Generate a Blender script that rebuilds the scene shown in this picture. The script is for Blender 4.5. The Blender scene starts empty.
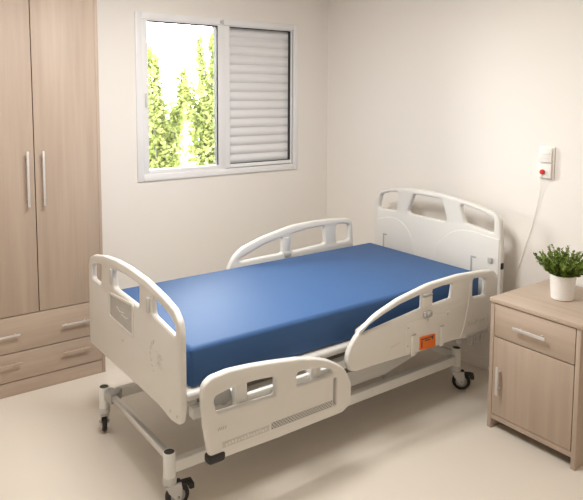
import bpy, bmesh, math, random
from mathutils import Vector, Matrix
S = bpy.context.scene
COL = S.collection
PI = math.pi

# ------------------------------------------------------------------ materials
def node_mat(name):
    m = bpy.data.materials.new(name); m.use_nodes = True
    nt = m.node_tree
    return m, nt, nt.nodes['Principled BSDF']

def plain(name, col, rough=.5, metal=0., spec=.5, var=.03, scale=6., bump=0., bscale=200., coat=0.):
    m, nt, b = node_mat(name)
    tc = nt.nodes.new('ShaderNodeTexCoord')
    nz = nt.nodes.new('ShaderNodeTexNoise'); nz.inputs['Scale'].default_value = scale; nz.inputs['Detail'].default_value = 3
    nt.links.new(tc.outputs['Object'], nz.inputs['Vector'])
    mx = nt.nodes.new('ShaderNodeMix'); mx.data_type = 'RGBA'
    mx.inputs[6].default_value = tuple(c*(1-var) for c in col)+(1,)
    mx.inputs[7].default_value = tuple(min(1, c*(1+var)) for c in col)+(1,)
    nt.links.new(nz.outputs['Fac'], mx.inputs[0])
    nt.links.new(mx.outputs[2], b.inputs['Base Color'])
    b.inputs['Roughness'].default_value = rough
    b.inputs['Metallic'].default_value = metal
    b.inputs['Specular IOR Level'].default_value = spec
    b.inputs['Coat Weight'].default_value = coat
    if bump:
        n2 = nt.nodes.new('ShaderNodeTexNoise'); n2.inputs['Scale'].default_value = bscale
        nt.links.new(tc.outputs['Object'], n2.inputs['Vector'])
        bp = nt.nodes.new('ShaderNodeBump'); bp.inputs['Strength'].default_value = bump; bp.inputs['Distance'].default_value = .002
        nt.links.new(n2.outputs['Fac'], bp.inputs['Height']); nt.links.new(bp.outputs['Normal'], b.inputs['Normal'])
    return m

def wood(name, axis, light=(.50, .395, .315), dark=(.385, .295, .23), rough=.5):
    """pale oak laminate, grain running along the given axis"""
    m, nt, b = node_mat(name)
    tc = nt.nodes.new('ShaderNodeTexCoord')
    mp = nt.nodes.new('ShaderNodeMapping')
    s = [26., 26., 26.]; s['xyz'.index(axis)] = 1.1
    mp.inputs['Scale'].default_value = s
    nt.links.new(tc.outputs['Object'], mp.inputs['Vector'])
    n1 = nt.nodes.new('ShaderNodeTexNoise'); n1.inputs['Scale'].default_value = 1.; n1.inputs['Detail'].default_value = 5; n1.inputs['Roughness'].default_value = .6
    nt.links.new(mp.outputs['Vector'], n1.inputs['Vector'])
    mp2 = nt.nodes.new('ShaderNodeMapping')
    s2 = [5., 5., 5.]; s2['xyz'.index(axis)] = .5
    mp2.inputs['Scale'].default_value = s2
    nt.links.new(tc.outputs['Object'], mp2.inputs['Vector'])
    n2 = nt.nodes.new('ShaderNodeTexNoise'); n2.inputs['Scale'].default_value = 1.; n2.inputs['Distortion'].default_value = .6
    nt.links.new(mp2.outputs['Vector'], n2.inputs['Vector'])
    ad = nt.nodes.new('ShaderNodeMath'); ad.operation = 'MULTIPLY_ADD'
    ad.inputs[1].default_value = .55
    nt.links.new(n1.outputs['Fac'], ad.inputs[0])
    m2 = nt.nodes.new('ShaderNodeMath'); m2.operation = 'MULTIPLY'; m2.inputs[1].default_value = .45
    nt.links.new(n2.outputs['Fac'], m2.inputs[0]); nt.links.new(m2.outputs[0], ad.inputs[2])
    cr = nt.nodes.new('ShaderNodeValToRGB')
    cr.color_ramp.elements[0].position = .30; cr.color_ramp.elements[0].color = dark+(1,)
    cr.color_ramp.elements[1].position = .68; cr.color_ramp.elements[1].color = light+(1,)
    nt.links.new(ad.outputs[0], cr.inputs[0])
    nt.links.new(cr.outputs[0], b.inputs['Base Color'])
    b.inputs['Roughness'].default_value = rough
    return m

M = {}
M['wall'] = plain('wall paint', (.81, .775, .735), .85, var=.012, scale=2, bump=.05, bscale=300)
M['wallw'] = plain('window wall paint', (.81, .775, .735), .85, var=.012, scale=2, bump=.05, bscale=300)
M['ceil'] = plain('ceiling paint', (.85, .80, .74), .9, var=.01)
M['floor'] = plain('cream vinyl floor', (.70, .64, .56), .33, spec=.5, var=.035, scale=1.3)
M['woodz'] = wood('pale oak laminate upright grain', 'z')
M['woodx'] = wood('pale oak laminate cross grain', 'x')
M['woody'] = wood('pale oak laminate long grain', 'y')
M['white'] = plain('white bed plastic', (.73, .71, .67), .38, var=.012)
M['whitem'] = plain('white enamelled metal', (.74, .73, .70), .35, var=.015)
M['grey'] = plain('grey plastic', (.42, .41, .40), .45)
M['lgrey'] = plain('pale grey plastic', (.58, .57, .55), .4)
M['clear'] = plain('grey card holder', (.50, .49, .47), .25, var=.12, scale=14)
M['mark'] = plain('faint grey print', (.56, .54, .50), .5)
M['dark'] = plain('dark rubber', (.014, .013, .012), .55)
M['cap'] = plain('dark brown cap', (.05, .043, .037), .5)
M['steel'] = plain('brushed steel', (.62, .61, .60), .32, metal=.85)
M['zinc'] = plain('grey painted steel', (.40, .395, .38), .42, metal=.3)
M['mech'] = plain('mechanism grey', (.22, .21, .20), .5, metal=.3)
M['blue'] = plain('blue mattress vinyl', (.036, .100, .250), .58, spec=.38, var=.05, scale=4, bump=.06, bscale=260)
M['orange'] = plain('orange label', (.75, .16, .015), .45)
M['pvc'] = plain('white window frame', (.80, .80, .81), .35, var=.01)
M['slat'] = plain('pale grey shutter slat', (.76, .76, .77), .45, var=.02)
M['gasket'] = plain('dark gasket', (.03, .03, .033), .6)
M['handle'] = plain('satin nickel handle', (.72, .70, .68), .35, metal=.5)
M['red'] = plain('red button', (.62, .03, .02), .35)
M['switch'] = plain('white switch plastic', (.82, .79, .75), .4, var=.01)
M['pot'] = plain('white ceramic', (.84, .82, .79), .35, var=.01, coat=.2)
M['soil'] = plain('dark soil', (.03, .02, .013), .95, var=.5, scale=60)
M['ground'] = plain('pale paving outside', (.30, .29, .27), .9, var=.1)
M['bark'] = plain('grey bark', (.05, .045, .035), .9, var=.3, scale=20)

def leaf_mat(name, c1, c2, trans, scale=9.):
    m, nt, b = node_mat(name)
    tc = nt.nodes.new('ShaderNodeTexCoord')
    nz = nt.nodes.new('ShaderNodeTexNoise'); nz.inputs['Scale'].default_value = scale
    nt.links.new(tc.outputs['Object'], nz.inputs['Vector'])
    cr = nt.nodes.new('ShaderNodeValToRGB')
    cr.color_ramp.elements[0].position = .35; cr.color_ramp.elements[0].color = c1+(1,)
    cr.color_ramp.elements[1].position = .65; cr.color_ramp.elements[1].color = c2+(1,)
    nt.links.new(nz.outputs['Fac'], cr.inputs[0]); nt.links.new(cr.outputs[0], b.inputs['Base Color'])
    b.inputs['Roughness'].default_value = .5
    b.inputs['Specular IOR Level'].default_value = .2
    tr = nt.nodes.new('ShaderNodeBsdfTranslucent'); nt.links.new(cr.outputs[0], tr.inputs['Color'])
    ms = nt.nodes.new('ShaderNodeMixShader'); ms.inputs[0].default_value = trans
    out = nt.nodes['Material Output']
    nt.links.new(b.outputs[0], ms.inputs[1]); nt.links.new(tr.outputs[0], ms.inputs[2]); nt.links.new(ms.outputs[0], out.inputs[0])
    return m
M['leaf'] = leaf_mat('potted plant leaves', (.080, .14, .022), (.30, .39, .085), .3, 40)
M['tree'] = leaf_mat('garden tree leaves', (.12, .15, .035), (.21, .235, .080), .55, 2.5)

def glass_mat():
    m, nt, b = node_mat('window glass')
    nt.nodes.remove(b)
    t = nt.nodes.new('ShaderNodeBsdfTransparent'); t.inputs[0].default_value = (.95, .97, .96, 1)
    g = nt.nodes.new('ShaderNodeBsdfGlossy'); g.inputs['Roughness'].default_value = .02
    f = nt.nodes.new('ShaderNodeFresnel'); f.inputs[0].default_value = 1.45
    ms = nt.nodes.new('ShaderNodeMixShader')
    nt.links.new(f.outputs[0], ms.inputs[0]); nt.links.new(t.outputs[0], ms.inputs[1]); nt.links.new(g.outputs[0], ms.inputs[2])
    nt.links.new(ms.outputs[0], nt.nodes['Material Output'].inputs[0])
    return m
M['glass'] = glass_mat()

def perforated():
    m, nt, b = node_mat('white plastic with rows of grey grip dots')
    tc = nt.nodes.new('ShaderNodeTexCoord')
    sep = nt.nodes.new('ShaderNodeSeparateXYZ'); nt.links.new(tc.outputs['Object'], sep.inputs[0])
    vals = []
    for ax in ('X', 'Z'):
        a = nt.nodes.new('ShaderNodeMath'); a.operation = 'MULTIPLY'; a.inputs[1].default_value = 2*PI/.016
        nt.links.new(sep.outputs[ax], a.inputs[0])
        s = nt.nodes.new('ShaderNodeMath'); s.operation = 'SINE'; nt.links.new(a.outputs[0], s.inputs[0]); vals.append(s)
    mu = nt.nodes.new('ShaderNodeMath'); mu.operation = 'MULTIPLY'
    nt.links.new(vals[0].outputs[0], mu.inputs[0]); nt.links.new(vals[1].outputs[0], mu.inputs[1])
    gt = nt.nodes.new('ShaderNodeMath'); gt.operation = 'GREATER_THAN'; gt.inputs[1].default_value = .12
    nt.links.new(mu.outputs[0], gt.inputs[0])
    mx = nt.nodes.new('ShaderNodeMix'); mx.data_type = 'RGBA'
    mx.inputs[6].default_value = (.58, .56, .52, 1); mx.inputs[7].default_value = (.16, .15, .14, 1)
    nt.links.new(gt.outputs[0], mx.inputs[0]); nt.links.new(mx.outputs[2], b.inputs['Base Color'])
    b.inputs['Roughness'].default_value = .5
    return m
M['dots'] = perforated()

# ------------------------------------------------------------------ mesh helpers
class MB:
    """collects shapes in world coordinates and links them as one mesh object"""
    def __init__(self): self.bm = bmesh.new()
    def _merge(self, b, mtx=None):
        if mtx is not None: b.transform(mtx)
        me = bpy.data.meshes.new('tmp'); b.to_mesh(me); b.free()
        self.bm.from_mesh(me); bpy.data.meshes.remove(me)
    def box(self, x0, x1, y0, y1, z0, z1, bev=0., seg=2, mtx=None):
        b = bmesh.new(); bmesh.ops.create_cube(b, size=1)
        for v in b.verts:
            v.co = Vector(((x0+x1)/2+v.co.x*(x1-x0), (y0+y1)/2+v.co.y*(y1-y0), (z0+z1)/2+v.co.z*(z1-z0)))
        if bev > 0:
            bmesh.ops.bevel(b, geom=list(b.edges), offset=bev, segments=seg, profile=.5, affect='EDGES')
        self._merge(b, mtx); return self
    def beam(self, a, c, w, h, bev=.004):
        """box bar of section w x h (h upwards) running from a to c"""
        a, c = Vector(a), Vector(c); d = c-a; L = d.length; d.normalize()
        up = Vector((0, 0, 1)) if abs(d.z) < .95 else Vector((1, 0, 0))
        s = d.cross(up).normalized(); u = s.cross(d)
        m = Matrix((d, s, u)).transposed().to_4x4(); m.translation = (a+c)/2
        return self.box(-L/2, L/2, -w/2, w/2, -h/2, h/2, bev, 2, m)
    def cyl(self, p, axis, r, h, seg=28, r2=None, bev=0.):
        b = bmesh.new()
        bmesh.ops.create_cone(b, cap_ends=True, segments=seg, radius1=r, radius2=r if r2 is None else r2, depth=h)
        if bev:
            es = [e for e in b.edges if len(e.link_faces) == 2 and any(len(f.verts) > 4 for f in e.link_faces)]
            bmesh.ops.bevel(b, geom=es, offset=bev, segments=2, profile=.5, affect='EDGES')
        q = Vector((0, 0, 1)).rotation_difference(Vector(axis).normalized()).to_matrix().to_4x4()
        q.translation = Vector(p); self._merge(b, q); return self
    def lathe(self, prof, p, axis=(0, 0, 1), seg=36):
        """prof: (radius, height) pairs"""
        b = bmesh.new(); rings = []
        for r, h in prof:
            rings.append([b.verts.new((max(r, 1e-5)*math.cos(2*PI*i/seg), max(r, 1e-5)*math.sin(2*PI*i/seg), h)) for i in range(seg)])
        for k in range(len(rings)-1):
            for i in range(seg):
                b.faces.new((rings[k][i], rings[k][(i+1) % seg], rings[k+1][(i+1) % seg], rings[k+1][i]))
        bmesh.ops.recalc_face_normals(b, faces=b.faces)
        q = Vector((0, 0, 1)).rotation_difference(Vector(axis).normalized()).to_matrix().to_4x4()
        q.translation = Vector(p); self._merge(b, q); return self
    def tube(self, pts, r, seg=10):
        pts = [Vector(p) for p in pts]; b = bmesh.new(); rings = []
        rr = r if isinstance(r, (list, tuple)) else [r]*len(pts)
        n = None
        for i, p in enumerate(pts):
            d = (pts[min(i+1, len(pts)-1)]-pts[max(i-1, 0)]).normalized()
            if n is None:
                n = d.cross(Vector((0, 0, 1)) if abs(d.z) < .9 else Vector((1, 0, 0))).normalized()
            n = (n-d*n.dot(d)).normalized(); m = d.cross(n)
            rings.append([b.verts.new(p+rr[i]*(n*math.cos(2*PI*k/seg)+m*math.sin(2*PI*k/seg))) for k in range(seg)])
        for i in range(len(rings)-1):
            for k in range(seg):
                b.faces.new((rings[i][k], rings[i][(k+1) % seg], rings[i+1][(k+1) % seg], rings[i+1][k]))
        b.faces.new(rings[0][::-1]); b.faces.new(rings[-1])
        bmesh.ops.recalc_face_normals(b, faces=b.faces)
        self._merge(b); return self
    def plate(self, outline, holes, plane, at, t, bev=.008):
        """flat board with rounded edges: plane 'x' takes (y,z) outlines, plane 'y' takes (x,z); solid from at to at+t"""
        cu = bpy.data.curves.new('tmp', 'CURVE'); cu.dimensions = '2D'; cu.fill_mode = 'BOTH'
        cu.extrude = t/2-bev; cu.bevel_depth = bev; cu.bevel_resolution = 2; cu.offset = -bev
        for poly in [outline]+list(holes):
            sp = cu.splines.new('POLY'); sp.points.add(len(poly)-1); sp.use_cyclic_u = True
            ar = sum(poly[i][0]*poly[(i+1) % len(poly)][1]-poly[(i+1) % len(poly)][0]*poly[i][1] for i in range(len(poly)))
            q = poly if (ar > 0) == (poly is outline) else poly[::-1]
            for p, s in zip(sp.points, q): p.co = (s[0], s[1], 0, 1)
        o = bpy.data.objects.new('tmp', cu); COL.objects.link(o)
        dg = bpy.context.evaluated_depsgraph_get()
        me = bpy.data.meshes.new_from_object(o.evaluated_get(dg))
        bpy.data.objects.remove(o); bpy.data.curves.remove(cu)
        b = bmesh.new(); b.from_mesh(me); bpy.data.meshes.remove(me)
        for v in b.verts:
            u, w, d = v.co
            v.co = (at+t/2+d, u, w) if plane == 'x' else (u, at+t/2+d, w)
        bmesh.ops.remove_doubles(b, verts=b.verts, dist=1e-5)
        bmesh.ops.recalc_face_normals(b, faces=b.faces)
        self._merge(b); return self
    def build(self, name, mat, parent=None, smooth=True, ang=38):
        root = parent
        while root is not None and root.parent is not None: root = root.parent
        if root is not None:
            self.bm.transform(Matrix.Translation(-root.location))
        me = bpy.data.meshes.new(name); self.bm.to_mesh(me); self.bm.free()
        o = bpy.data.objects.new(name, me); COL.objects.link(o)
        me.materials.append(mat)
        if smooth:
            me.shade_smooth(); me.set_sharp_from_angle(angle=math.radians(ang))
        if parent is not None: o.parent = parent
        return o

def fillet(pts, r, n=5):
    """round the corners of a closed polygon; r is one radius or one for each corner"""
    out = []; N = len(pts)
    for i, p in enumerate(pts):
        a, c = Vector(pts[i-1]), Vector(pts[(i+1) % N]); p = Vector(p)
        rr = r[i] if isinstance(r, (list, tuple)) else r
        u = a-p; v = c-p; lu, lv = u.length, v.length; u.normalize(); v.normalize()
        cs = max(-1, min(1, u.dot(v))); th = math.acos(cs)
        if th > 3.1 or rr <= 0: out.append(tuple(p)); continue
        d = min(rr/math.tan(th/2), lu*.48, lv*.48)
        A, B = p+u*d, p+v*d
        for k in range(n+1):
            t = k/n
            q = A*(1-t)**2+p*2*t*(1-t)+B*t*t
            out.append(tuple(q))
    return out

def tag(o, label=None, cat=None, group=None, kind=None):
    if label: o['label'] = label
    if cat: o['category'] = cat
    if group: o['group'] = group
    if kind: o['kind'] = kind
    return o
def thing(name, loc, label, cat, group=None):
    o = bpy.data.objects.new(name, None); COL.objects.link(o); o.location = loc
    o.empty_display_size = .1
    return tag(o, label, cat, group)

# ------------------------------------------------------------------ the room
RX0, RY0, H, T = -4.6, -5.6, 2.85, .18
WX0, WX1, WZ0, WZ1 = -1.759, -.334, 1.214, 2.369          # window flange
OX0, OX1, OZ0, OZ1 = WX0+.025, WX1-.025, WZ0+.025, WZ1+.012   # hole in the wall
b = MB()
b.box(RX0-T, OX0, 0, T, 0, H); b.box(OX1, T, 0, T, 0, H); b.box(OX0, OX1, 0, T, 0, OZ0); b.box(OX0, OX1, 0, T, OZ1, H)
tag(b.build('wall_back', M['wallw'], smooth=False), kind='structure')
tag(MB().box(0, T, RY0-T, 0, 0, H).build('wall_right', M['wall'], smooth=False), kind='structure')
tag(MB().box(RX0-T, RX0, RY0-T, 0, 0, H).build('wall_left', M['wall'], smooth=False), kind='structure')
tag(MB().box(RX0, 0, RY0-T, RY0, 0, H).build('wall_front', M['wall'], smooth=False), kind='structure')
tag(MB().box(RX0-T, T, RY0-T, T, -.12, 0).build('floor', M['floor'], smooth=False), kind='structure')
tag(MB().box(RX0-T, T, RY0-T, T, H, H+.15).build('ceiling', M['ceil'], smooth=False), kind='structure')
tag(MB().box(-.012, 0, RY0, 0, 0, .07, .004).build('baseboard_right', M['wall']), kind='structure')
tag(MB().box(-2.09, -.012, -.012, 0, 0, .07, .004).build('baseboard_back', M['wallw']), kind='structure')
tag(MB().box(-60, 60, T, 90, -.5, -.4).build('ground', M['ground'], smooth=False), kind='structure')

# window: fixed frame, sliding glazed sash on the left, louvred shutter on the right
GX0, GX1, SX0, SX1, SZ0, SZ1 = -1.665, -1.093, -.986, -.401, 1.293, 2.350
def ring(b, x0, x1, z0, z1, w, y0, y1, bev=.004, wt=None):
    wt = w if wt is None else wt
    b.box(x0, x0+w, y0, y1, z0, z1, bev); b.box(x1-w, x1, y0, y1, z0, z1, bev)
    b.box(x0+w, x1-w, y0, y1, z0, z0+w, bev); b.box(x0+w, x1-w, y0, y1, z1-wt, z1, bev)
b = MB(); ring(b, WX0, WX1, WZ0, WZ1+.035, .046, -.014, .01); ring(b, OX0, OX1, OZ0, OZ1, .03, 0, T-.02, .004, .02)
win = tag(b.build('window_1', M['pvc']), kind='structure')
b = MB()
b.box(WX0+.042, GX0, -.006, .045, WZ0+.04, WZ1, .005); b.box(GX1, GX1+.058, -.004, .045, WZ0+.04, WZ1, .005)
b.box(GX0-.003, GX1+.003, -.006, .045, WZ0+.04, SZ0, .005); b.box(GX0-.003, GX1+.003, -.006, .045, SZ1, WZ1+.004, .005)
sash = b.build('sliding_sash', M['pvc'], win)
b = MB(); b.box(GX1-.011, GX1, .0, .04, SZ0, SZ1); b.box(GX0, GX1, .002, .04, SZ1-.007, SZ1)
b.build('gasket', M['gasket'], sash, False)
tag(MB().box(GX0-.01, GX1+.01, .034, .040, SZ0-.01, SZ1+.01).build('pane', M['glass'], sash, False), 'clear glass pane')
MB().box(GX0-.03, GX0-.014, -.016, -.004, 1.74, 1.84, .004).build('latch', M['lgrey'], sash)
b = MB(); b.cyl((GX1+.025, -.018, 2.380), (0, 1, 0), .012, .02, bev=.003); b.box(GX1+.034, GX1+.042, -.026, -.012, 2.362, 2.396, .003)
b.build('lock', M['lgrey'], win)
b = MB()
b.box(GX1+.0575, SX0, .0, .06, WZ0+.04, WZ1, .004); b.box(SX1, WX1-.042, .0, .06, WZ0+.04, WZ1, .004)
b.box(SX0-.003, SX1+.003, .0, .06, WZ0+.04, SZ0, .004); b.box(SX0-.003, SX1+.003, .0, .06, SZ1, WZ1+.004, .004)
sh = b.build('shutter_sash', M['pvc'], win)
b = MB(); NS = 15; st = (SZ1-SZ0)/NS
for i in range(NS):
    z = SZ0+i*st; q = bmesh.new(); prof = []
    for k in range(9):
        t = k/8; prof.append((.046-.014*math.sin(PI*min(1, t*1.12))**.8-.006*(1-t), z+t*(st*1.02)))
    rows = [[q.verts.new((x, y, zz)) for (y, zz) in prof]+[q.verts.new((x, .062, z+st)), q.verts.new((x, .062, z))] for x in (SX0, SX1)]
    n = len(rows[0])
    for k in range(n): q.faces.new((rows[0][k], rows[0][(k+1) % n], rows[1][(k+1) % n], rows[1][k]))
    q.faces.new(rows[0]); q.faces.new(rows[1][::-1]); bmesh.ops.recalc_face_normals(q, faces=q.faces); b._merge(q)
tag(b.build('slats', M['slat'], sh, True, 50), 'closed pale grey louvre slats')
b = MB(); b.box(SX1-.005, SX1, .002, .03, SZ0, SZ1); b.box(SX0, SX1, .002, .03, SZ1-.006, SZ1); b.box(SX0, SX1, .002, .03, SZ0, SZ0+.004)
b.build('gasket', M['gasket'], sh, False)
MB().box(SX0-.05, SX1+.05, .075, .09, SZ0-.05, SZ1+.04).build('shutter_back_panel', M['slat'], sh, False)

# ------------------------------------------------------------------ trees outside
def tree(loc, seed, shoots, label, nleaf, lsize):
    rnd = random.Random(seed)
    root = thing('garden_tree', loc, label, 'tree', 'trees outside the window')
    L = Vector(loc); tb = MB(); lb = bmesh.new()
    for (dx, dy, top, spread) in shoots:
        pts = []; n = 9
        for i in range(n):
            t = i/(n-1)
            pts.append(L+Vector((dx*t**1.1+.05*math.sin(5*t+dx*9), dy*t, top*t)))
        tb.tube(pts, [.035*(1-.8*i/(n-1)) for i in range(n)], 7)
        for k in range(nleaf):
            t = rnd.uniform(.22, 1.02)
            f = min(t, .999)*(n-1); i = int(f); c = pts[i].lerp(pts[i+1], f-i)
            w = spread*(1.12-t)**.6*(.55+.45*math.sin(t*23+dx*7)**2)
            a = rnd.uniform(0, 2*PI); rr = w*math.sqrt(rnd.random())
            c = c+Vector((rr*math.cos(a), rr*math.sin(a), rnd.uniform(-.12, .12)+rr*.35))
            s = lsize*rnd.uniform(.6, 1.25)
            d = Vector((rnd.uniform(-1, 1), rnd.uniform(-1, 1), rnd.uniform(-.6, .9))).normalized()
            e = d.cross(Vector((rnd.uniform(-1, 1), rnd.uniform(-1, 1), rnd.uniform(-1, 1)))).normalized()
            m = d.cross(e)*s*.12
            v = [lb.verts.new(q) for q in (c-d*s*.5, c-d*s*.1+e*s*.3, c+d*s*.5, c-d*s*.1-e*s*.3)]
            r1 = lb.verts.new(c+m)
            for p, q2 in ((0, 1), (1, 2), (2, 3), (3, 0)): lb.faces.new((v[p], v[q2], r1))
    tb.build('trunk', M['bark'], root)
    o = MB(); o.bm.free(); o.bm = lb
    o.build('foliage', M['tree'], root, False)
    return root
GZ = -.4
tree((.90, 3.6, GZ), 3, [(.10, .0, 3.35, .20), (-.10, .1, 2.95, .20), (.24, .2, 2.9, .30), (-.25, .3, 2.3, .34), (.02, .2, 2.2, .40)], 'tall slim light green tree outside, against the right edge of the glass', 820, .105)
tree((.52, 4.3, GZ), 8, [(-.34, .0, 2.88, .25), (-.08, .1, 2.75, .22), (-.16, .3, 2.35, .36), (.30, .1, 2.55, .24), (.25, .3, 2.0, .40), (-.45, .2, 2.4, .26)], 'shorter bushy light green tree outside, in the middle of the glass', 700, .105)
tree((1.75, 7.2, GZ), 15, [(-.45, .0, 1.55, .36), (.1, .1, 1.75, .40), (.6, .2, 2.0, .45)], 'low pale shrub farthest outside, at the lower left of the glass', 420, .13)

# ------------------------------------------------------------------ wardrobe
X0, XD, X1, YF, TOP = -2.93, -2.517, -2.107, -.240, 2.62
w = thing('wardrobe', ((X0+X1)/2, (YF-.014)/2, 0), 'tall pale oak wardrobe with two doors and wide drawers, left of the window', 'wardrobe')
b = MB()
b.box(X0, X0+.02, YF, -.014, 0, TOP, .0015); b.box(X1-.02, X1, YF, -.014, 0, TOP, .0015)
b.box(X0+.02, X1-.02, YF+.02, -.014, TOP-.02, TOP); b.box(X0+.02, X1-.02, YF+.05, -.014, .08, .10)
b.box(X0+.02, X1-.02, YF+.03, -.014, .478, .496); b.box(X0+.02, X1-.02, -.03, -.014, .1, TOP-.02)
b.build('carcass', M['woodz'], w)
MB().box(X0+.02, X1-.02, YF+.004, YF+.022, 0, .088, .001).build('plinth', M['woodx'], w)
for (a, c, hx) in ((X0+.021, XD-.0025, -2.562), (XD+.0025, X1-.021, -2.470)):
    d = MB().box(a, c, YF-.001, YF+.018, .498, TOP-.004, .0015).build('door', M['woodz'], w)
    h = MB(); h.box(hx-.007, hx+.007, YF-.034, YF-.024, 1.155, 1.49, .003)
    for z in (1.20, 1.445): h.cyl((hx, YF-.013, z), (0, 1, 0), .0055, .026, 14)
    tag(h.build('handle', M['handle'], d), 'long vertical satin metal bar handle')
for (z0, z1, hz, fin) in ((.272, .4925, .385, 'handle'), (.093, .2665, .205, 'woodx')):
    d = MB().box(X0+.021, X1-.021, YF-.001, YF+.018, z0, z1, .0015).build('drawer', M['woodx'], w)
    for hx in (-2.725, -2.30):
        h = MB(); h.box(hx-.088, hx+.088, YF-.030, YF-.021, hz-.006, hz+.006, .003)
        for q in (-.06, .06): h.cyl((hx+q, YF-.011, hz), (0, 1, 0), .005, .022, 14)
        o = h.build('handle', M[fin], d)
        tag(o, 'horizontal satin metal bar handle' if fin == 'handle' else 'wood coloured bar handle')

# ------------------------------------------------------------------ nightstand
NX, NY0, NY1, NZ = -.593, -2.064, -2.553, .7326
n = thing('nightstand', (-.30, (NY0+NY1)/2, 0), 'pale oak bedside cabinet with one drawer and one door, carrying the plant', 'nightstand')
b = MB()
for (a, c) in ((NY0-.022, NY0), (NY1, NY1+.022)): b.box(NX, -.016, a, c, 0, NZ-.022, .0015)
b.box(NX+.012, -.016, NY1+.022, NY0-.022, .066, .084); b.box(NX+.03, -.016, NY1+.022, NY0-.022, NZ-.04, NZ-.022); b.box(-.03, -.016, NY1+.022, NY0-.022, .084, NZ-.04)
b.box(NX+.004, NX+.02, NY1+.022, NY0-.022, .055, .086, .001)
b.build('carcass', M['woodz'], n)
MB().box(NX-.008, -.014, NY1-.008, NY0+.006, NZ-.022, NZ, .002).build('top', M['woody'], n)
d = MB().box(NX-.001, NX+.018, NY1+.0255, NY0-.0255, .526, NZ-.027, .0015).build('drawer', M['woody'], n)
h = MB(); h.box(NX-.034, NX-.025, -2.392, -2.215, .603, .620, .003)
for y in (-2.36, -2.247): h.cyl((NX-.013, y, .612), (1, 0, 0), .005, .026, 14)
h.build('handle', M['handle'], d)
d = MB().box(NX-.001, NX+.018, NY1+.0255, NY0-.0255, .089, .5205, .0015).build('door', M['woodz'], n)
h = MB(); h.box(NX-.034, NX-.025, -2.141, -2.125, .215, .372, .003)
for z in (.245, .342): h.cyl((NX-.013, -2.133, z), (1, 0, 0), .005, .026, 14)
h.build('handle', M['handle'], d)

# ------------------------------------------------------------------ potted plant
PX, PY = -.300, -2.293
p = thing('potted_plant', (PX, PY, NZ), 'small bushy green plant in a plain white pot on the bedside cabinet', 'plant')
MB().lathe([(0, .0005), (.050, .0005), (.0555, .004), (.0575, .03), (.0655, .128), (.0665, .132), (.0655, .1345), (.062, .134), (.0605, .128), (.0585, .11), (0, .109)], (PX, PY, NZ)).build('pot', M['pot'], p)
b = MB().lathe([(0, .1125), (.03, .116), (.0592, .113)], (PX, PY, NZ), seg=30); b.build('soil', M['soil'], p)
rnd = random.Random(5); sb = MB(); lb = bmesh.new()
for k in range(80):
    a = k*2.39996+rnd.uniform(-.2, .2); q = math.sqrt((k+.5)/80)
    base = Vector((PX+.040*q*math.cos(a), PY+.040*q*math.sin(a), NZ+.110))
    ln = rnd.uniform(.140, .190)*(1-.20*q); out = .10+.68*q+rnd.uniform(-.12, .12)
    dirv = Vector((math.cos(a)*out, math.sin(a)*out, 1.0)).normalized()
    pts = [base+dirv*ln*t+Vector((math.cos(a), math.sin(a), 0))*.022*q*t*t+Vector((0, 0, -.012*q*t*t)) for t in [i/8 for i in range(9)]]
    sb.tube(pts, [.0013*(1-.06*i) for i in range(9)], 5)
    for j in range(30):
        t = .22+.80*j/29; f = min(t, .999)*8; i = int(f); c = pts[i].lerp(pts[i+1], f-i)
        ax = (pts[min(i+1, 8)]-pts[i]).normalized()
        side = ax.cross(Vector((rnd.uniform(-1, 1), rnd.uniform(-1, 1), rnd.uniform(-1, 1)))).normalized()
        dl = (ax*.75+side*.75).normalized(); s = rnd.uniform(.016, .026)*(1.15-.45*t)
        e = dl.cross(ax).normalized()*s*.34; up = e.cross(dl).normalized()*s*.10
        v = [lb.verts.new(x) for x in (c, c+dl*s*.5+e+up, c+dl*s, c+dl*s*.5-e+up)]; mid = lb.verts.new(c+dl*s*.5)
        for x, y in ((0, 1), (1, 2), (2, 3), (3, 0)): lb.faces.new((v[x], v[y], mid))
sb.build('stems', M['leaf'], p)
o = MB(); o.bm.free(); o.bm = lb; o.build('foliage', M['leaf'], p, False)

# ------------------------------------------------------------------ nurse call unit on the wall
c = thing('nurse_call_unit', (0, -2.006, 1.424), 'white wall call point with red button and hanging thin cord, above the bedside cabinet', 'call button')
b = MB(); b.box(-.012, -.0004, -2.052, -1.960, 1.326, 1.520, .004)
b.build('back_plate', M['switch'], c)
b = MB(); b.box(-.028, -.011, -2.044, -1.967, 1.428, 1.512, .004); up = b.build('upper_module', M['switch'], c)
b = MB(); b.box(-.0295, -.027, -2.030, -1.982, 1.452, 1.453, 0); b.box(-.0295, -.027, -2.030, -1.980, 1.474, 1.476, 0); b.box(-.0295, -.027, -2.033, -2.029, 1.474, 1.486, 0)
b.build('rocker_line', M['lgrey'], up)
b = MB(); b.box(-.028, -.011, -2.044, -1.967, 1.334, 1.424, .004); lo = b.build('lower_module', M['switch'], c)
MB().box(-.0295, -.027, -2.037, -1.974, 1.4195, 1.4215).build('seam', M['grey'], lo)
b = MB(); b.lathe([(.0001, 0), (.015, 0), (.0155, .004), (.0155, .010), (.013, .015), (.0001, .017)], (-.027, -1.994, 1.370), (-1, 0, 0), 24)
b.build('red_button', M['red'], c)
pts = [(-.034, -1.992, 1.360), (-.030, -1.986, 1.33), (-.014, -1.977, 1.27), (-.008, -1.955, 1.15), (-.007, -1.930, 1.035), (-.007, -1.897, .92), (-.007, -1.862, .79), (-.007, -1.82, .65), (-.02, -1.80, .50), (-.035, -1.79, .40)]
fine = []
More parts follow.
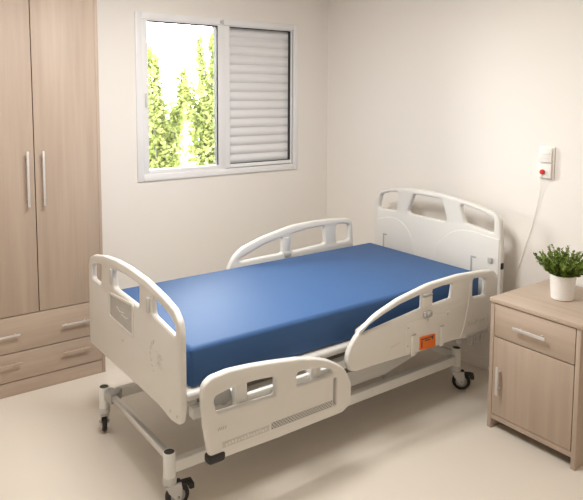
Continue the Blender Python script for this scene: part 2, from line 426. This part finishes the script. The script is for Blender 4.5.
for i in range(len(pts)-1):
    P0, P1, P2, P3 = [Vector(pts[max(0, min(len(pts)-1, i+k))]) for k in (-1, 0, 1, 2)]
    for s in range(6):
        t = s/6; fine.append(.5*((2*P1)+(P2-P0)*t+(2*P0-5*P1+4*P2-P3)*t*t+(3*P1-P0-3*P2+P3)*t**3))
fine.append(Vector(pts[-1]))
MB().tube(fine, .0019, 8).build('cord', M['switch'], c)

# ------------------------------------------------------------------ hospital bed
YC = -1.3056
bed = thing('hospital_bed', (-1.33, YC, 0), 'white adjustable hospital bed on casters with side rails, under the blue mattress', 'hospital bed')
YN, YFAR, XFT, XHD = YC-.384, YC+.384, -2.34, -.382

# footboard
FX = -2.36
out = [(-.712, .425), (-.712, .60), (-.716, .880), (-.740, .925), (-.80, .952), (-.97, .985), (-1.15, 1.000), (-1.31, 1.002), (-1.51, .992), (-1.69, .964), (-1.79, .940), (-1.835, .900), (-1.850, .84), (-1.850, .52), (-1.832, .455), (-1.75, .442), (-1.63, .456)]
out = fillet(out, [.02, .2, .2, .03, .06, .4, .4, .4, .4, .4, .06, .05, .1, .1, .03, .03, .4])
h1 = fillet([(-.775, .895), (-.775, .812), (-.915, .812), (-.935, .930), (-.82, .912)], .02)
h2 = fillet([(-1.085, .942), (-1.105, .846), (-1.425, .838), (-1.435, .950), (-1.25, .955)], .022)
h3 = fillet([(-1.560, .940), (-1.575, .850), (-1.800, .822), (-1.808, .865), (-1.765, .898), (-1.68, .920)], .022)
fb = MB().plate(out, [h1, h2, h3], 'x', FX, .030, .009).build('footboard', M['white'], bed)
b = MB().plate(fillet([(-1.040, .812), (-1.368, .842), (-1.360, .668), (-1.036, .678)], .02), [fillet([(-1.058, .800), (-1.352, .826), (-1.346, .684), (-1.052, .692)], .012)], 'x', FX-.006, .010, .003)
fr = b.build('card_holder_frame', M['white'], fb)
b = MB().plate(fillet([(-1.055, .803), (-1.355, .829), (-1.349, .681), (-1.050, .689)], .012), [], 'x', FX-.001, .004, .001)
tag(b.build('card_panel', M['clear'], fb), 'grey clear document holder panel')
b = MB()
for (y0, z0, y1, z1) in ((-1.15, .765, -1.19, .752), (-1.19, .752, -1.24, .757), (-1.21, .742, -1.28, .742), (-1.28, .742, -1.30, .752)):
    b.tube([(FX-.0015, y0, z0), (FX-.0015, y1, z1)], .0025, 6)
b.build('card_scribble', M['white'], fr)
for (y0, y1, z0, z1) in ((-1.095, -1.065, .86, .94), (-1.555, -1.520, .85, .92)):   # either side of the middle opening
    MB().box(FX-.008, FX+.004, y0, y1, z0, z1, .005).build('grip_bracket', M['lgrey'], fb)
for k in range(7):                                         # moulded fan shaped emblem, dash by dash
    a = PI*(.62+.115*k)
    MB().tube([(FX-.0004, -1.62-.075*math.cos(a), .665+.085*math.sin(a)), (FX-.0004, -1.62-.062*math.cos(a+.14), .665+.07*math.sin(a+.14))], .0028, 6).build('emblem_dash', M['mark'], fb)
for k in range(5):
    z = .70-.014*k
    MB().tube([(FX-.0004, -1.62-.012*(k % 2), z), (FX-.0004, -1.655-.012*((k+1) % 3), z-.004)], .0022, 6).build('emblem_dash', M['mark'], fb)
for (y, z) in ((-1.222, .614), (-1.75, .484), (-1.815, .488)):
    MB().cyl((FX, y, z), (1, 0, 0), .007, .004, 14).build('screw', M['mark'], fb)

# headboard
HX = -.18
out = [(-.765, .36), (-.765, 1.042), (-.812, 1.115), (-.967, 1.158), (-1.198, 1.174), (-1.37, 1.168), (-1.53, 1.151), (-1.681, 1.127), (-1.79, 1.102), (-1.825, 1.062), (-1.838, .889), (-1.838, .36)]
out = fillet(out, [.03, .06, .06, .4, .4, .4, .4, .4, .08, .06, .2, .03])
h1 = fillet([(-.808, 1.03), (-.802, .985), (-.985, .99), (-1.0, 1.132), (-.905, 1.12), (-.825, 1.092)], .022)
h2 = fillet([(-1.137, 1.135), (-1.077, .991), (-1.433, .985), (-1.385, 1.135)], .026)
h3 = fillet([(-1.523, 1.127), (-1.566, 1.005), (-1.785, .975), (-1.780, 1.065), (-1.70, 1.097)], .024)
hb = MB().plate(out, [h1, h2, h3], 'x', HX, .042, .011).build('headboard', M['white'], bed)
def arc3(pts, n=7):
    f = []
    for i in range(len(pts)-1):
        P0, P1, P2, P3 = [Vector(pts[max(0, min(len(pts)-1, i+k))]) for k in (-1, 0, 1, 2)]
        for s in range(n):
            t = s/n; f.append(.5*((2*P1)+(P2-P0)*t+(2*P0-5*P1+4*P2-P3)*t*t+(3*P1-P0-3*P2+P3)*t**3))
    return f+[Vector(pts[-1])]
Xh = HX
def lens(pts):
    l = [tuple(q) for q in arc3([(a, z, 0) for a, z in pts])]
    return [(q[0], q[1]) for q in l]
b = MB(); b.plate(lens([(-.80, .905), (-.93, .938), (-1.03, .922), (-1.105, .865), (-1.145, .78), (-1.15, .66)])+[(-.80, .66)], [], 'x', HX-.004, .010, .003)
b.build('moulding', M['white'], hb)
b = MB(); b.plate(lens([(-1.34, .66), (-1.35, .80), (-1.395, .865), (-1.46, .92), (-1.54, .955), (-1.63, .962), (-1.72, .955)])+[(-1.826, .945), (-1.826, .66)], [], 'x', HX-.005, .010, .004)
b.build('moulding', M['white'], hb)
for y in (-.868, -1.634):
    b = MB(); b.plate([(y-.006, .70), (y+.006, .70), (y+.006, .806), (y-.034, .806), (y-.034, .796), (y-.006, .796)], [], 'x', HX-.0065, .003, .0005)
    b.build('slot', M['grey'], hb)
b = MB(); b.box(HX-.016, HX-.006, -1.787, -1.757, .792, .822, .003); b.build('latch', M['grey'], hb)
MB().box(HX+.004, HX+.030, -1.842, -1.836, .76, .80, .002).build('end_clip', M['dark'], hb)

# deck, frame, base
b = MB(); b.box(-2.305, -.205, -1.79, -.802, .518, .5585, .016, 3)
b.build('deck', M['white'], bed)
for y in (-1.745, -.866):
    MB().box(-2.26, -.23, y-.022, y+.022, .418, .470, .006).build('frame_beam', M['whitem'], bed)
for x in (-2.2, -1.5, -.9, -.3):
    MB().box(x-.02, x+.02, -1.724, -.888, .425, .517, .004).build('cross_member', M['zinc'], bed)
b = MB(); b.box(-1.62, -1.15, -1.40, -1.20, .405, .517, .02, 3); b.box(-1.15, -.6, -1.33, -1.27, .42, .47, .01); tag(b.build('motor_housing', M['mech'], bed), 'dark grey actuator housing under the deck')
for y in (YN+.06, YFAR-.06):
    MB().beam((-2.02, y, .225), (-1.60, y, .43), .03, .05).build('lift_arm', M['zinc'], bed)
    MB().beam((-.98, y, .225), (-.62, y, .43), .03, .05).build('lift_arm', M['zinc'], bed)
MB().plate(fillet([(-1.95, .315), (-1.95, .245), (-.98, .245), (-.70, .300), (-.74, .330), (-1.9, .330)], .01), [], 'y', YN+.022, .012, .002).build('side_tray', M['lgrey'], bed)
MB().box(-1.9, -.74, YN+.034, YN+.30, .318, .330, .003).build('under_tray', M['zinc'], bed)
for x in (-1.70, -.80):
    MB().box(x-.015, x+.015, YN+.04, YN+.07, .328, .426, .003).build('tray_hanger', M['zinc'], bed)
for y in (YN, YFAR):
    MB().box(XFT+.02, XHD-.02, y-.02, y+.02, .168, .222, .006).build('base_rail', M['whitem'], bed)
MB().beam((XFT, YN+.02, .240), (XFT-.006, YFAR-.05, .232), .030, .034, .006).build('base_crossbar', M['steel'], bed)
MB().box(XHD-.018, XHD+.018, YN+.02, YFAR-.02, .190, .235, .006).build('base_crossbar', M['whitem'], bed)
b = MB(); b.beam((XFT, YFAR-.12, .228), (XFT-.012, YFAR-.04, .228), .05, .055); b.cyl((XFT+.03, YFAR-.085, .235), (0, 0, 1), .02, .05, 18, bev=.004)
b.build('corner_bracket', M['zinc'], bed)

def caster(x, y, ang, pedal, locked):
    a = math.radians(ang); d = Vector((math.cos(a), math.sin(a), 0)); s = Vector((-d.y, d.x, 0))
    P = Vector((x, y, 0))
    po = MB().lathe([(0, .152), (.0275, .152), (.0275, .262), (.0255, .266), (.0235, .266)], P, seg=26).build('post', M['whitem'], bed)
    MB().lathe([(0, .264), (.0236, .264), (.0236, .260), (0, .260)], P, seg=26).build('post_cap', M['cap'], po)
    W = P+d*.034+Vector((0, 0, .0555))
    m = Matrix((d, s, Vector((0, 0, 1)))).transposed().to_4x4(); m.translation = P
    b = MB(); b.cyl(P+Vector((0, 0, .137)), (0, 0, 1), .031, .032, 24, bev=.003)
    b.box(-.026, .050, -.024, .024, .108, .118, .004, 2, m)
    for q in (-1, 1):
        prof = fillet([(-.024, .116), (.046, .116), (.052, .095), (.048, .047), (.034, .036), (.02, .047), (-.01, .085)], .01)
        bb = MB().plate(prof, [], 'y', -.0025, .005, .001); bb.bm.transform(m @ Matrix.Translation((0, q*.0205, 0)))
        me = bpy.data.meshes.new('t'); bb.bm.to_mesh(me); bb.bm.free(); b.bm.from_mesh(me); bpy.data.meshes.remove(me)
    fk = b.build('caster', M['lgrey'], bed)
    MB().lathe([(.034, -.0125), (.048, -.0125), (.0535, -.009), (.0555, 0), (.0535, .009), (.048, .0125), (.034, .0125), (.034, -.0125)], W, s, 40).build('tyre', M['dark'], fk)
    b = MB().lathe([(0, -.010), (.012, -.0135), (.015, -.010), (.030, -.008), (.0342, -.0125), (.0342, .0125), (.030, .008), (.015, .010), (.012, .0135), (0, .010)], W, s, 32)
    b.cyl(W, s, .006, .056, 14); b.build('wheel_hub', M['zinc'], fk)
    if pedal:
        b = MB(); b.box(.045, .098, -.020, .020, .098, .110, .005, 2, m); b.box(.084, .108, -.026, .026, .078, .106, .006, 2, m); b.box(.02, .05, -.012, .012, .098, .125, .004, 2, m)
        b.build('brake_pedal', M['dark'], fk)
    return fk
caster(XFT, YN, -8, True, True)
caster(XFT-.028, YFAR-.028, 75, False, False)
caster(XHD, YN, -47, True, True)
caster(XHD, YFAR, 60, False, False)

# side rails
RY = -1.92                                                 # foot rail on the near side, lowered
out = [(-2.262, .318), (-2.285, .45), (-2.297, .588), (-2.290, .645), (-2.253, .669), (-2.166, .677), (-2.06, .670), (-1.962, .659), (-1.796, .636), (-1.70, .612), (-1.617, .582), (-1.521, .522), (-1.475, .432), (-1.474, .36), (-1.486, .322), (-1.531, .299), (-1.907, .297), (-2.21, .303)]
out = fillet(out, [.02, .3, .2, .05, .06, .3, .4, .4, .4, .3, .3, .15, .1, .1, .03, .04, .4, .01])
h1 = fillet([(-2.246, .582), (-2.228, .506), (-2.1, .503), (-1.924, .497), (-1.928, .586), (-2.05, .598), (-2.16, .597)], [.025, .02, .2, .02, .02, .2, .1])
h2 = fillet([(-1.810, .572), (-1.812, .506), (-1.628, .500), (-1.592, .512), (-1.605, .532), (-1.655, .553), (-1.74, .570)], [.02, .02, .1, .02, .02, .08, .1])
h3 = fillet([(-1.588, .485), (-1.590, .350), (-1.572, .350), (-1.570, .485)], .008)
rl = MB().plate(out, [h1, h2, h3], 'y', RY, .038, .011).build('foot_side_rail', M['white'], bed)
b = MB(); b.box(-2.274, -2.188, RY-.007, RY+.044, .292, .340, .018, 4)
tag(b.build('bumper_cap', M['dark'], rl), 'black rubber bumper at the lower corner')
b = MB(); b.box(-1.955, -1.60, RY-.0015, RY+.002, .350, .382, .001); tag(b.build('grip_strip', M['dots'], rl), 'dotted grey grip strip')
b = MB(); b.box(-2.205, -1.965, RY-.0015, RY+.002, .350, .376, .001); b.build('label_strip', M['mark'], rl)
b = MB()
for k in range(14):
    x = -2.19+.0155*k; b.box(x, x+.009, RY-.003, RY, .356+(k*7 % 3)*.002, .366+(k*5 % 4)*.002)
b.build('printed_marks', M['white'], rl)
b = MB()
for k in range(4):
    x = -2.225+.011*k; b.tube([(x, RY-.0005, .432), (x+.006, RY-.0005, .446-.002*(k % 2))], .0016, 6)
b.build('printed_marks', M['grey'], rl)
b = MB(); b.box(-2.115, -2.055, RY+.036, RY+.075, .43, .62, .008); b.box(-2.05, -1.55, RY+.046, RY+.07, .492, .520, .006); b.box(-1.70, -1.64, RY+.036, RY+.075, .43, .57, .008)
b.box(-2.115, -2.055, RY+.07, -1.79, .515, .545, .004); b.box(-1.70, -1.64, RY+.07, -1.79, .515, .545, .004)
b.build('rail_bracket', M['whitem'], rl)
b = MB(); b.cyl((-2.15, RY+.088, .520), (0, 1, 0), .030, .03, 24, bev=.006); b.box(-2.225, -2.12, RY+.065, RY+.10, .50, .56, .01); b.box(-2.20, -2.13, RY+.06, RY+.075, .548, .566, .004)
b.build('rail_mechanism', M['zinc'], rl)

RY = -1.88                                                 # head rail on the near side, raised part way
out = [(-1.448, .468), (-1.470, .51), (-1.466, .556), (-1.442, .60), (-1.401, .643), (-1.286, .716), (-1.107, .770), (-.875, .808), (-.622, .816), (-.392, .802), (-.305, .790), (-.266, .755), (-.256, .66), (-.271, .545), (-.325, .462), (-.418, .412), (-.53, .425), (-.648, .441), (-.942, .443), (-1.2, .452), (-1.41, .456)]
out = fillet(out, [.02, .06, .06, .2, .3, .4, .5, .5, .5, .3, .05, .05, .2, .1, .08, .05, .1, .2, .3, .3, .03])
h1 = fillet([(-1.392, .648), (-1.360, .636), (-.928, .680), (-.926, .762), (-1.106, .737), (-1.22, .708), (-1.32, .675)], [.008, .01, .012, .012, .3, .3, .2])
h2 = fillet([(-.849, .770), (-.846, .683), (-.686, .690), (-.672, .772), (-.76, .776)], .014)
h3 = fillet([(-.500, .770), (-.500, .660), (-.384, .650), (-.376, .748), (-.43, .765)], .016)
rl = MB().plate(out, [h1, h2, h3], 'y', RY, .030, .010).build('head_side_rail', M['white'], bed)
b = MB().plate(fillet([(-1.066, .618), (-1.058, .462), (-.71, .470), (-.70, .628)], .01), [], 'y', RY-.004, .012, .0015)
pl = b.build('release_plate', M['white'], rl)
for x in (-1.003, -.775):
    MB().box(x-.016, x+.016, RY-.011, RY, .438, .555, .006).build('plate_bar', M['white'], pl)
    MB().box(x-.015, x+.015, RY-.0125, RY-.006, .552, .557, .001).build('bar_seam', M['grey'], pl)
for (x, z) in ((-1.045, .60), (-1.045, .50), (-.725, .61), (-.89, .612)): MB().cyl((x, RY-.005, z), (0, 1, 0), .004, .003, 10).build('plate_fixing', M['grey'], pl)
b = MB().plate(fillet([(-.952, .530), (-.952, .456), (-.826, .450), (-.830, .522)], .006), [], 'y', RY-.010, .012, .002)
og = tag(b.build('release_label', M['orange'], pl), 'orange release label')
b = MB(); b.box(-.948, -.846, RY-.0115, RY-.009, .512, .517); b.box(-.944, -.938, RY-.0115, RY-.009, .470, .505); b.box(-.86, -.852, RY-.0115, RY-.009, .50, .512); b.box(-.915, -.875, RY-.0115, RY-.009, .500, .506)
b.build('label_marks', M['cap'], og)
b = MB(); b.box(-.930, -.855, RY-.006, RY+.004, .690, .742, .006); kn = b.build('hinge_knuckle', M['white'], rl)
MB().box(-.932, -.856, RY-.008, RY+.004, .742, .757, .004).build('hinge_cover', M['grey'], rl)
b = MB(); b.box(-.925, -.862, RY-.016, RY+.002, .628, .662, .007); b.cyl((-.893, RY-.016, .645), (0, 1, 0), .014, .012, 18, bev=.003)
tag(b.build('hinge_latch', M['grey'], rl), 'grey metal latch')
b = MB(); b.tube(arc3([(-.527, RY+.003, .745), (-.533, RY+.003, .66), (-.555, RY+.003, .56), (-.585, RY+.003, .47), (-.61, RY+.003, .445)]), .0065, 10)
b.build('moulded_ridge', M['white'], rl)
for x in (-.585, -.48, -.41):
    tag(MB().box(x-.014, x+.014, RY+.004, RY+.036, .372 if x > -.5 else .398, .44, .008).build('bag_hook', M['grey'], rl), 'grey hook below the lower edge')
MB().box(-.55, -.35, RY-.006, RY+.004, .425, .447, .004).build('hook_bar', M['grey'], rl)
b = MB()
for k in range(7):
    x = -.535+.025*k; b.box(x, x+.016, RY-.0025, RY+.002, .498+(k % 2)*.006, .520-(k % 3)*.004, .001)
b.build('printed_marks', M['mark'], rl)
for x in (-1.20, -.62):
    b = MB(); b.box(x-.03, x+.03, RY+.036, -1.79, .505, .545, .004); b.box(x-.03, x+.03, RY+.034, RY+.06, .47, .60, .006)
    b.build('rail_bracket', M['whitem'], rl)
b = MB(); b.tube([(-1.17, RY-.0006, .520), (-1.145, RY-.0006, .527), (-1.10, RY-.0006, .533)], .0016, 6); b.build('printed_marks', M['mark'], rl)

RY = -.765                                                 # head rail on the far side, raised
out = [(-1.46, .52), (-1.485, .60), (-1.475, .71), (-1.440, .778), (-1.372, .836), (-1.203, .889), (-.953, .938), (-.76, .946), (-.60, .944), (-.440, .930), (-.405, .90), (-.388, .72), (-.395, .56), (-.43, .50)]
out = fillet(out, [.03, .1, .1, .15, .2, .4, .5, .5, .5, .06, .04, .2, .1, .05])
h1 = fillet([(-1.392, .765), (-1.372, .752), (-1.040, .757), (-1.038, .868), (-1.19, .838), (-1.31, .795)], [.01, .012, .015, .015, .3, .2])
h2 = fillet([(-.965, .880), (-.958, .757), (-.662, .770), (-.668, .900), (-.82, .897)], .02)
h3 = fillet([(-.562, .897), (-.560, .765), (-.430, .768), (-.434, .882), (-.49, .895)], .02)
rl = MB().plate(out, [h1, h2, h3], 'y', RY, .038, .011).build('head_side_rail', M['white'], bed)
b = MB(); b.box(-1.02, -.985, RY-.007, RY+.004, .70, .86, .005); b.box(-1.03, -.975, RY-.012, RY+.004, .735, .765, .005)
b.build('hinge_knuckle', M['lgrey'], rl)
for x in (-1.20, -.62):
    MB().box(x-.03, x+.03, -.815, RY+.002, .510, .545, .004).build('rail_bracket', M['whitem'], rl)

# ------------------------------------------------------------------ mattress
m0, m1, n0, n1, q0, q1 = -2.302, -.272, -1.764, -.818, .559, .742
mt = thing('mattress', ((m0+m1)/2, (n0+n1)/2, q0), 'thick plain blue vinyl mattress lying on the white hospital bed', 'mattress')
b = bmesh.new(); bmesh.ops.create_cube(b, size=1)
for v in b.verts: v.co = Vector(((m0+m1)/2+v.co.x*(m1-m0), (n0+n1)/2+v.co.y*(n1-n0), (q0+q1)/2+v.co.z*(q1-q0)))
bmesh.ops.bevel(b, geom=list(b.edges), offset=.022, segments=4, profile=.5, affect='EDGES')
for v in b.verts:                                          # lies slightly askew on the deck at the foot end
    if v.co.x < (m0+m1)/2: v.co.x += .042*(1-(v.co.y-n0)/(n1-n0))-.012
o = MB(); o._merge(b); o.build('cover', M['blue'], mt, True, 60)
MB().tube([(m0+.0355, n0+.0055, z) for z in (q0+.012, q0+.06, q0+.12, q1-.012)], .003, 8).build('corner_seam', M['blue'], mt)

# ------------------------------------------------------------------ light
wd = bpy.data.worlds.new('sky'); S.world = wd; wd.use_nodes = True
bg = wd.node_tree.nodes['Background']; bg.inputs[0].default_value = (1.0, .985, .96, 1); bg.inputs[1].default_value = 26.
def area(name, loc, direction, sx, sy, power, col):
    l = bpy.data.lights.new(name, 'AREA'); l.shape = 'RECTANGLE'; l.size = sx; l.size_y = sy; l.energy = power; l.color = col
    o = bpy.data.objects.new(name, l); COL.objects.link(o); o.location = loc
    o.rotation_euler = Vector(direction).to_track_quat('-Z', 'Y').to_euler(); return o
po = area('window_portal', ((GX0+GX1)/2, .06, (SZ0+SZ1)/2), (0, -1, 0), GX1-GX0, SZ1-SZ0, 1, (1, 1, 1))
po.data.cycles.is_portal = True
cl = tag(MB().box(-2.75, -1.55, -2.05, -1.35, H-.05, H, .01).build('added_fill_fixture', M['white']), 'added white rectangular fill panel overhead, out of view', 'added fill light')  # added fixture out of view, houses the fill lamp
area('added_fill_lamp', (-2.15, -1.7, H-.056), (0, 0, -1), 1.1, .6, 55, (1, .985, .955))  # added lamp to fill the room, no such source in view

# ------------------------------------------------------------------ camera and view
cam = bpy.data.cameras.new('camera'); co = bpy.data.objects.new('camera', cam); COL.objects.link(co)
yaw, pitch, f, px, py = .9741, -.0897, 601.9, 258.83, 151.09
fw = Vector((math.cos(yaw)*math.cos(pitch), math.sin(yaw)*math.cos(pitch), math.sin(pitch)))
co.location = (-3.426, -3.9882, 1.8144); co.rotation_euler = fw.to_track_quat('-Z', 'Y').to_euler()
cam.sensor_width = 36; cam.lens = f*36/583
cam.shift_x = (291.5-px)/583; cam.shift_y = -(250-py)/583
cam.clip_start = .05
S.camera = co
S.view_settings.view_transform = 'Standard'; S.view_settings.look = 'None'
S.view_settings.exposure = .28; S.view_settings.gamma = 1; S.view_settings.use_curve_mapping = False
S.cycles.use_denoising = True
S.cycles.max_bounces = 14; S.cycles.diffuse_bounces = 8; S.cycles.glossy_bounces = 5; S.cycles.transparent_max_bounces = 16
S.cycles.sample_clamp_indirect = 8
